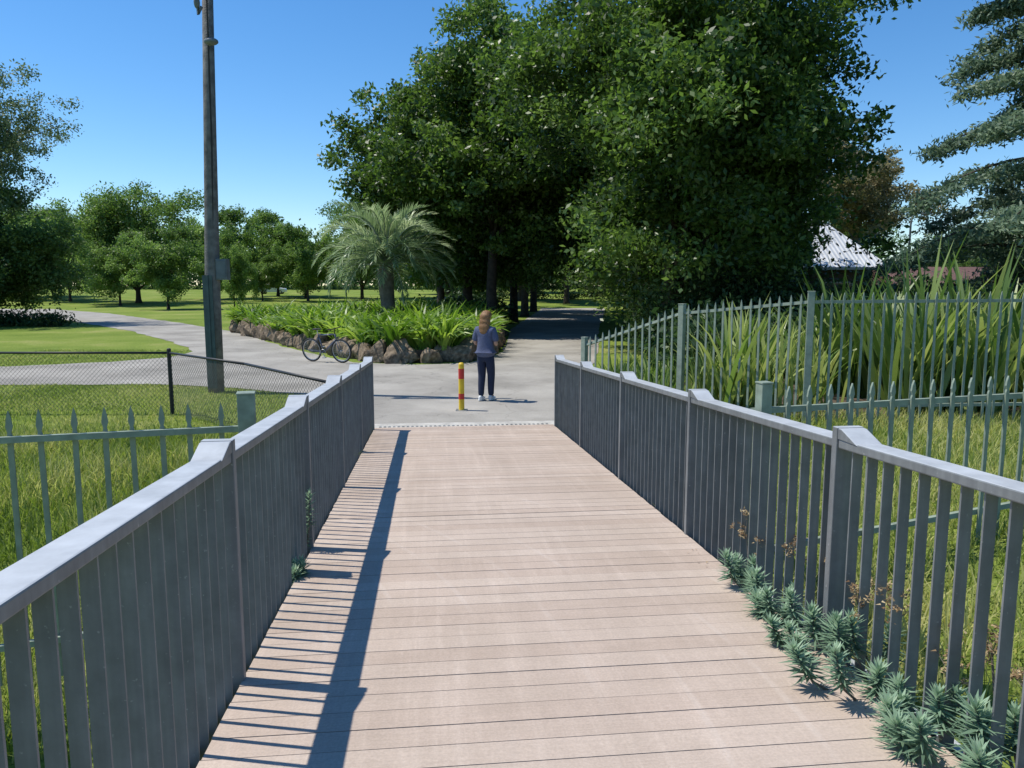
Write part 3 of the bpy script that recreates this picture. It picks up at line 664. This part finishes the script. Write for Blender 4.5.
o=leaves('leaf_litter',np.stack([wx,wy,deckz(Yl)+.008],1),rng.uniform(.005,.011,n),rng.uniform(0,1,n),lDry,None,6,.5); o['kind']='stuff'; top(o,'scattered dry leaf litter on the deck boards','leaf litter')
# ---------------------------------------------------------------- buildings
ho=thing('house','low brick pavilion with pale corrugated iron hip roof','house',(13.3,38,0))
b=MB(); w,d=2.9,3.4; b.box((0,0,1.5),(2*w,2*d,3.0)); b.obj('wall',mBrick,ho)
b=MB(); e=.6; zt,ze=5.5,3.0
v=[(-w-e,-d-e,ze),(w+e,-d-e,ze),(w+e,d+e,ze),(-w-e,d+e,ze),(-w+.4,0,zt),(w-1.2,0,zt)]
b.add(v,[(0,1,5,4),(1,2,5),(2,3,4,5),(3,0,4),(0,3,2,1)]); b.obj('roof',mCorr,ho)
b=MB(); 
b.box((0,-d-e-.05,ze-.06),(2*w+2*e+.2,.1,.12)); b.box((w+e+.05,0,ze-.06),(.1,2*d+2*e,.12)); b.obj('gutter',mTrimW,ho)
for x in (-1.4,1.4):
    wn=bpy.data.objects.new('window',None); COL.objects.link(wn); wn.parent=ho; wn.location=(x,-d-.03,1.7)
    b=MB(); b.box((0,0,0),(1.2,.03,1.2)); b.obj('pane',mGlass,wn)
    b=MB(); 
    for q in (-.63,.63): b.box((q,-.01,0),(.06,.07,1.32)); b.box((0,-.01,q),(1.19,.07,.06))
    b.obj('frame',mTrimW,wn)
h2=thing('house','low building with dull red-brown tiled roof behind shrubs','house',(23.5,42,0),.1)
b=MB(); b.box((0,0,1.1),(8,5,2.2)); b.obj('wall',mBrick,h2)
b=MB(); b.prism([(-3.0,2.2),(3.0,2.2),(0,3.2)],-4.4,4.4,0,'X'); b.obj('roof',mRedRoof,h2)
for x in (-1.5,1.5):
    b=MB(); b.box((x,-2.53,1.3),(1.4,.04,1)); b.obj('window',mGlass,h2)
sl=thing('street_lamp','slender grey street lamp with a short curved arm','street lamp',(20.6,40,0))
b=MB(); b.tube([(0,0,0),(0,0,5.3),(.06,0,5.7),(.3,0,5.9),(.55,0,5.9)],[.07,.05,.045,.04,.04],10); b.obj('pole',mGreyBox,sl,smooth=True)
b=MB(); b.ell((.75,0,5.86),(.3,.13,.08),14,8); b.obj('lamp_head',mGreyBox,sl,smooth=True)
# ---------------------------------------------------------------- car
ca=thing('parked_car','small white hatchback parked at the far edge of the lawn','car',(-37.2,119,hz(-37,119)),.1)
b=MB(); b.prism([(-2.05,.25),(2.05,.25),(2.1,.6),(1.95,.85),(1.0,.95),(.35,1.4),(-1.3,1.45),(-1.95,1.0),(-2.1,.7)],-.84,.84); b.obj('body',mCar,ca,bevel=.06)
b=MB(); b.prism([(.85,.95),(.3,1.33),(-.4,1.37),(-.4,.95)],-.852,.852); b.prism([(-.48,.95),(-.48,1.37),(-1.2,1.36),(-1.65,.98)],-.852,.852); b.obj('side_window',mGlass,ca)
for x in (-1.3,1.3):
    for y in (-.76,.76):
        wh=bpy.data.objects.new('wheel',None); COL.objects.link(wh); wh.parent=ca; wh.location=(x,y,.31)
        b=MB(); b.torus((0,0,0),.22,.1,'Y',24,8); b.obj('tyre',mTyre,wh,smooth=True)
        b=MB(); b.tube([(0,-.09,0),(0,.09,0)],.16,16); b.obj('rim',mMetal,wh)
# ---------------------------------------------------------------- bicycle
bk=thing('bicycle','dark bicycle leaning beside the garden bed rocks','bicycle',(-5.3,21.7,.012),-.42)
bk.rotation_euler=(math.radians(6),0,-.42)
Rr=.345
for x in (-.51,.53):
    wh=bpy.data.objects.new('wheel',None); COL.objects.link(wh); wh.parent=bk; wh.location=(x,0,Rr)
    b=MB(); b.torus((0,0,0),Rr-.024,.024,'Y',40,8); b.obj('tyre',mTyre,wh,smooth=True)
    b=MB(); b.torus((0,0,0),Rr-.052,.012,'Y',40,6); b.tube([(0,-.04,0),(0,.04,0)],.022,10); b.obj('rim',mMetal,wh,smooth=True)
    b=MB()
    for k in range(24):
        a=2*pi*k/24; b.tube([(0,.02*(-1)**k,0),((Rr-.05)*math.cos(a),0,(Rr-.05)*math.sin(a))],.0018,3)
    b.obj('spokes',mMetal,wh)
bb_=(-.08,0,.29); st_=(-.22,0,.78); hd1=(.36,0,.82); hd0=(.39,0,.68); ra=(-.51,0,Rr); fa=(.53,0,Rr)
b=MB()
for a,c,r in ((bb_,st_,.02),(st_,hd1,.02),(bb_,hd0,.024),(hd0,hd1,.024)): b.tube([a,c],r,10)
for s in (-.055,.055):
    b.tube([(bb_[0],s*.6,bb_[2]),(ra[0],s,ra[2])],.01,8); b.tube([(-.2,s*.35,.74),(ra[0],s,ra[2])],.008,8)
b.obj('frame',mBike,bk,smooth=True)
b=MB(); b.tube([hd0,(.41,0,.62)],.018,8)
for s in (-.055,.055): b.tube([(.41,s*.8,.62),(.47,s,.45),(.53,s,Rr)],.011,8)
b.obj('fork',mBike,bk,smooth=True)
b=MB(); b.tube([(-.22,0,.76),(-.25,0,.93)],.013,8); b.obj('seat_post',mMetal,bk)
b=MB(); b.ell((-.3,0,.95),(.1,.075,.028),14,8); b.ell((-.2,0,.955),(.13,.03,.022),14,8); b.obj('saddle',mTyre,bk,smooth=True)
b=MB(); b.tube([hd1,(.35,0,.96),(.4,0,.98)],.013,8); b.tube([(.36,-.3,1.0),(.4,-.18,.99),(.4,.18,.99),(.36,.3,1.0)],.015,8); b.obj('handlebar',mTyre,bk,smooth=True)
b=MB(); b.torus((-.08,-.05,.29),.09,.006,'Y',28,6); b.tube([(-.08,-.08,.29),(.02,-.09,.16)],.009,6); b.tube([(-.08,.07,.29),(-.18,.08,.42)],.009,6); b.box((.02,-.13,.16),(.09,.08,.02)); b.box((-.18,.12,.42),(.09,.08,.02)); b.obj('crankset',mMetal,bk)
b=MB(); b.tube([(-.08,-.05,.38),(-.51,-.05,.375)],.004,4); b.tube([(-.08,-.05,.2),(-.51,-.05,.295)],.004,4); b.obj('chain',mTyre,bk)
# ---------------------------------------------------------------- person
PRZ=math.radians(-22)
pe=thing('person','person standing in navy t-shirt, dark jeans and white shoes','person',(-.5,14.35,.012),PRZ)
def skin(name,verts,edges,mat,parent,root=0,sub=2):
    me=bpy.data.meshes.new(name); bm=bmesh.new(); lay=bm.verts.layers.skin.verify(); vs=[]
    for co,r in verts:
        v=bm.verts.new(co); rr=r if hasattr(r,'__len__') else (r,r); v[lay].radius=rr; vs.append(v)
    for a,c in edges: bm.edges.new((vs[a],vs[c]))
    vs[root][lay].use_root=True
    bm.to_mesh(me); bm.free(); me.materials.append(mat)
    o=bpy.data.objects.new(name,me); COL.objects.link(o); o.parent=parent
    m=o.modifiers.new('Skin','SKIN'); m.use_smooth_shade=True
    s=o.modifiers.new('Sub','SUBSURF'); s.levels=sub; s.render_levels=sub
    return o
V_=[];E_=[]
def va(co,r): V_.append((co,r)); return len(V_)-1
pel=va((0,0,.93),(.1,.085)); wa=va((0,.0,1.07),(.09,.07)); chs=va((0,-.005,1.25),(.115,.08)); uc=va((0,-.005,1.36),(.095,.07)); nk=va((0,.005,1.44),.05); nk2=va((0,.03,1.50),.05)
hd=va((0,.05,1.555),(.07,.08)); hm=va((0,.06,1.61),(.08,.095)); ht=va((0,.05,1.665),(.06,.07))
for a,c in ((pel,wa),(wa,chs),(chs,uc),(uc,nk),(nk,nk2),(nk2,hd),(hd,hm),(hm,ht)): E_.append((a,c))
nose=va((0,.155,1.59),.008); E_.append((hm,nose))
LEG=((-1,-.085,-.085,-.085,-.03,.02),(1,.085,.085,.07,.09,.07))
for sx,hx,kx,ax,ay,kn in LEG:
    h=va((hx,0,.86),.07); k=va((kx,kn,.49),.05); a=va((ax,ay,.1),.036); tt=va((ax*1.15,ay+.13,.035),.03); E_+= [(pel,h),(h,k),(k,a),(a,tt)]
for sx in (-1,1):
    s=va((sx*.15,-.005,1.36),.05); m=va((sx*.195,-.01,1.23),.046); el=va((sx*.215,.0,1.09),.042); fo=va((sx*.165,.11,1.09),.038); wr=va((sx*.105,.2,1.13),.026); pm_=va((sx*.09,.25,1.15),(.034,.02)); E_+=[(uc,s),(s,m),(m,el),(el,fo),(fo,wr),(wr,pm_)]
    for q in range(4):
        f1=va((sx*(.075-.008*q),.285-.004*q,1.135+.02*q),.011); f2=va((sx*(.05-.008*q),.30,1.14+.02*q),.010); f3=va((sx*(.03-.003*q),.29,1.145+.02*q),.009); E_+=[(pm_,f1),(f1,f2),(f2,f3)]
    t1=va((sx*.08,.235,1.185),.012); t2_=va((sx*.05,.26,1.205),.011); E_+=[(pm_,t1),(t1,t2_)]
    ear=va((sx*.088,.055,1.6),.012); E_.append((hm,ear))
skin('body',V_,E_,mSkin,pe,pel)
V_=[];E_=[]
am=va((0,0,.81),(.19,.15)); a0=va((0,0,.93),(.185,.145)); a1=va((0,0,1.07),(.17,.13)); a2=va((0,-.005,1.25),(.178,.128)); a3=va((0,-.005,1.36),(.15,.1)); a4=va((0,.0,1.44),(.085,.075))
E_+=[(am,a0),(a0,a1),(a1,a2),(a2,a3),(a3,a4)]
for sx in (-1,1):
    s=va((sx*.16,-.005,1.36),.072); m=va((sx*.198,-.01,1.235),.072); m2=va((sx*.215,.0,1.12),.07); E_+=[(a3,s),(s,m),(m,m2)]
skin('t_shirt',V_,E_,mShirt,pe,a1)
V_=[];E_=[]
ab=va((0,0,1.04),(.125,.1)); a0=va((0,0,.93),(.14,.118)); E_.append((a0,ab))
for sx,hx,kx,ax,ay,kn in LEG:
    h=va((hx,-.005,.83),.1); h2_=va(((hx+kx)/2,kn*.5,.67),.092); k=va((kx,kn,.49),.078); c=va(((kx+ax)/2,(kn+ay)/2-.01,.3),.068); a=va((ax,ay,.08),.058); E_+=[(a0,h),(h,h2_),(h2_,k),(k,c),(c,a)]
skin('jeans',V_,E_,mJean,pe,a0)
for sx,hx,kx,ax,ay,kn in LEG:
    b=MB(); b.ell((ax*1.05,ay+.05,.045),(.046,.135,.045),20,12); b.ell((ax,ay-.02,.065),(.044,.058,.05),16,10); b.ell((ax*1.05,ay+.045,.018),(.052,.145,.02),20,8); b.obj('shoe',mShoe,pe,remesh=.01)
b=MB(); b.ell((0,.045,1.635),(.104,.114,.088),20,14); b.ell((0,-.015,1.59),(.11,.085,.1),20,14); b.ell((0,-.035,1.5),(.116,.075,.1),20,14); b.ell((0,-.065,1.4),(.112,.06,.1),20,14); b.ell((0,-.085,1.33),(.09,.04,.09),20,14); b.obj('hair',mHair,pe,remesh=.012)
for s in (-1,1):
    b=MB(); b.ell((s*.03,.137,1.615),(.014,.008,.008),10,6); b.obj('eye',mBlack,pe)
b=MB(); b.ell((0,.13,1.55),(.024,.007,.007),10,6); b.obj('mouth',mRed,pe)
ph=MB(); ph.box((0,0,0),(.13,.01,.07)); o=ph.obj('phone',mBlack,None,bevel=.003)
c_,s_=math.cos(PRZ),math.sin(PRZ); o.location=(-.5-.295*s_,14.35+.295*c_,1.17); o.rotation_euler=(-.6,0,PRZ); top(o,'black phone held in both hands of the person','phone')
# ---------------------------------------------------------------- light
el=math.radians(62); S=Vector((-.983*math.cos(el),.182*math.cos(el),math.sin(el)))
w=bpy.data.worlds.new('World'); scene.world=w; w.use_nodes=True; t=w.node_tree
sk=t.nodes.new('ShaderNodeTexSky'); sk.sky_type='NISHITA'; sk.sun_disc=False; sk.sun_elevation=el; sk.sun_rotation=math.atan2(-.983,.182)%(2*pi); sk.air_density=1.0; sk.dust_density=.1; sk.ozone_density=4.5; sk.altitude=300
hs=t.nodes.new('ShaderNodeHueSaturation'); hs.inputs['Saturation'].default_value=1.24; hs.inputs['Value'].default_value=1.08
bg=t.nodes['Background']; bg.inputs['Strength'].default_value=.15; t.links.new(sk.outputs[0],hs.inputs['Color']); t.links.new(hs.outputs[0],bg.inputs[0])
sd=bpy.data.lights.new('sun','SUN'); sd.energy=5.0; sd.angle=math.radians(.53); sd.color=(1,.955,.86)
so=bpy.data.objects.new('sun',sd); COL.objects.link(so); so.rotation_euler=S.to_track_quat('Z','Y').to_euler()
cd=bpy.data.cameras.new('camera'); cam=bpy.data.objects.new('camera',cd); COL.objects.link(cam)
cam.location=(0,0,2.2); cam.rotation_euler=(math.radians(90-7.4),0,0); cd.sensor_width=36; cd.lens=760/1024*36; cd.clip_end=4000; cd.clip_start=.05
scene.camera=cam
scene.view_settings.view_transform='Standard'; scene.view_settings.look='None'; scene.view_settings.exposure=0
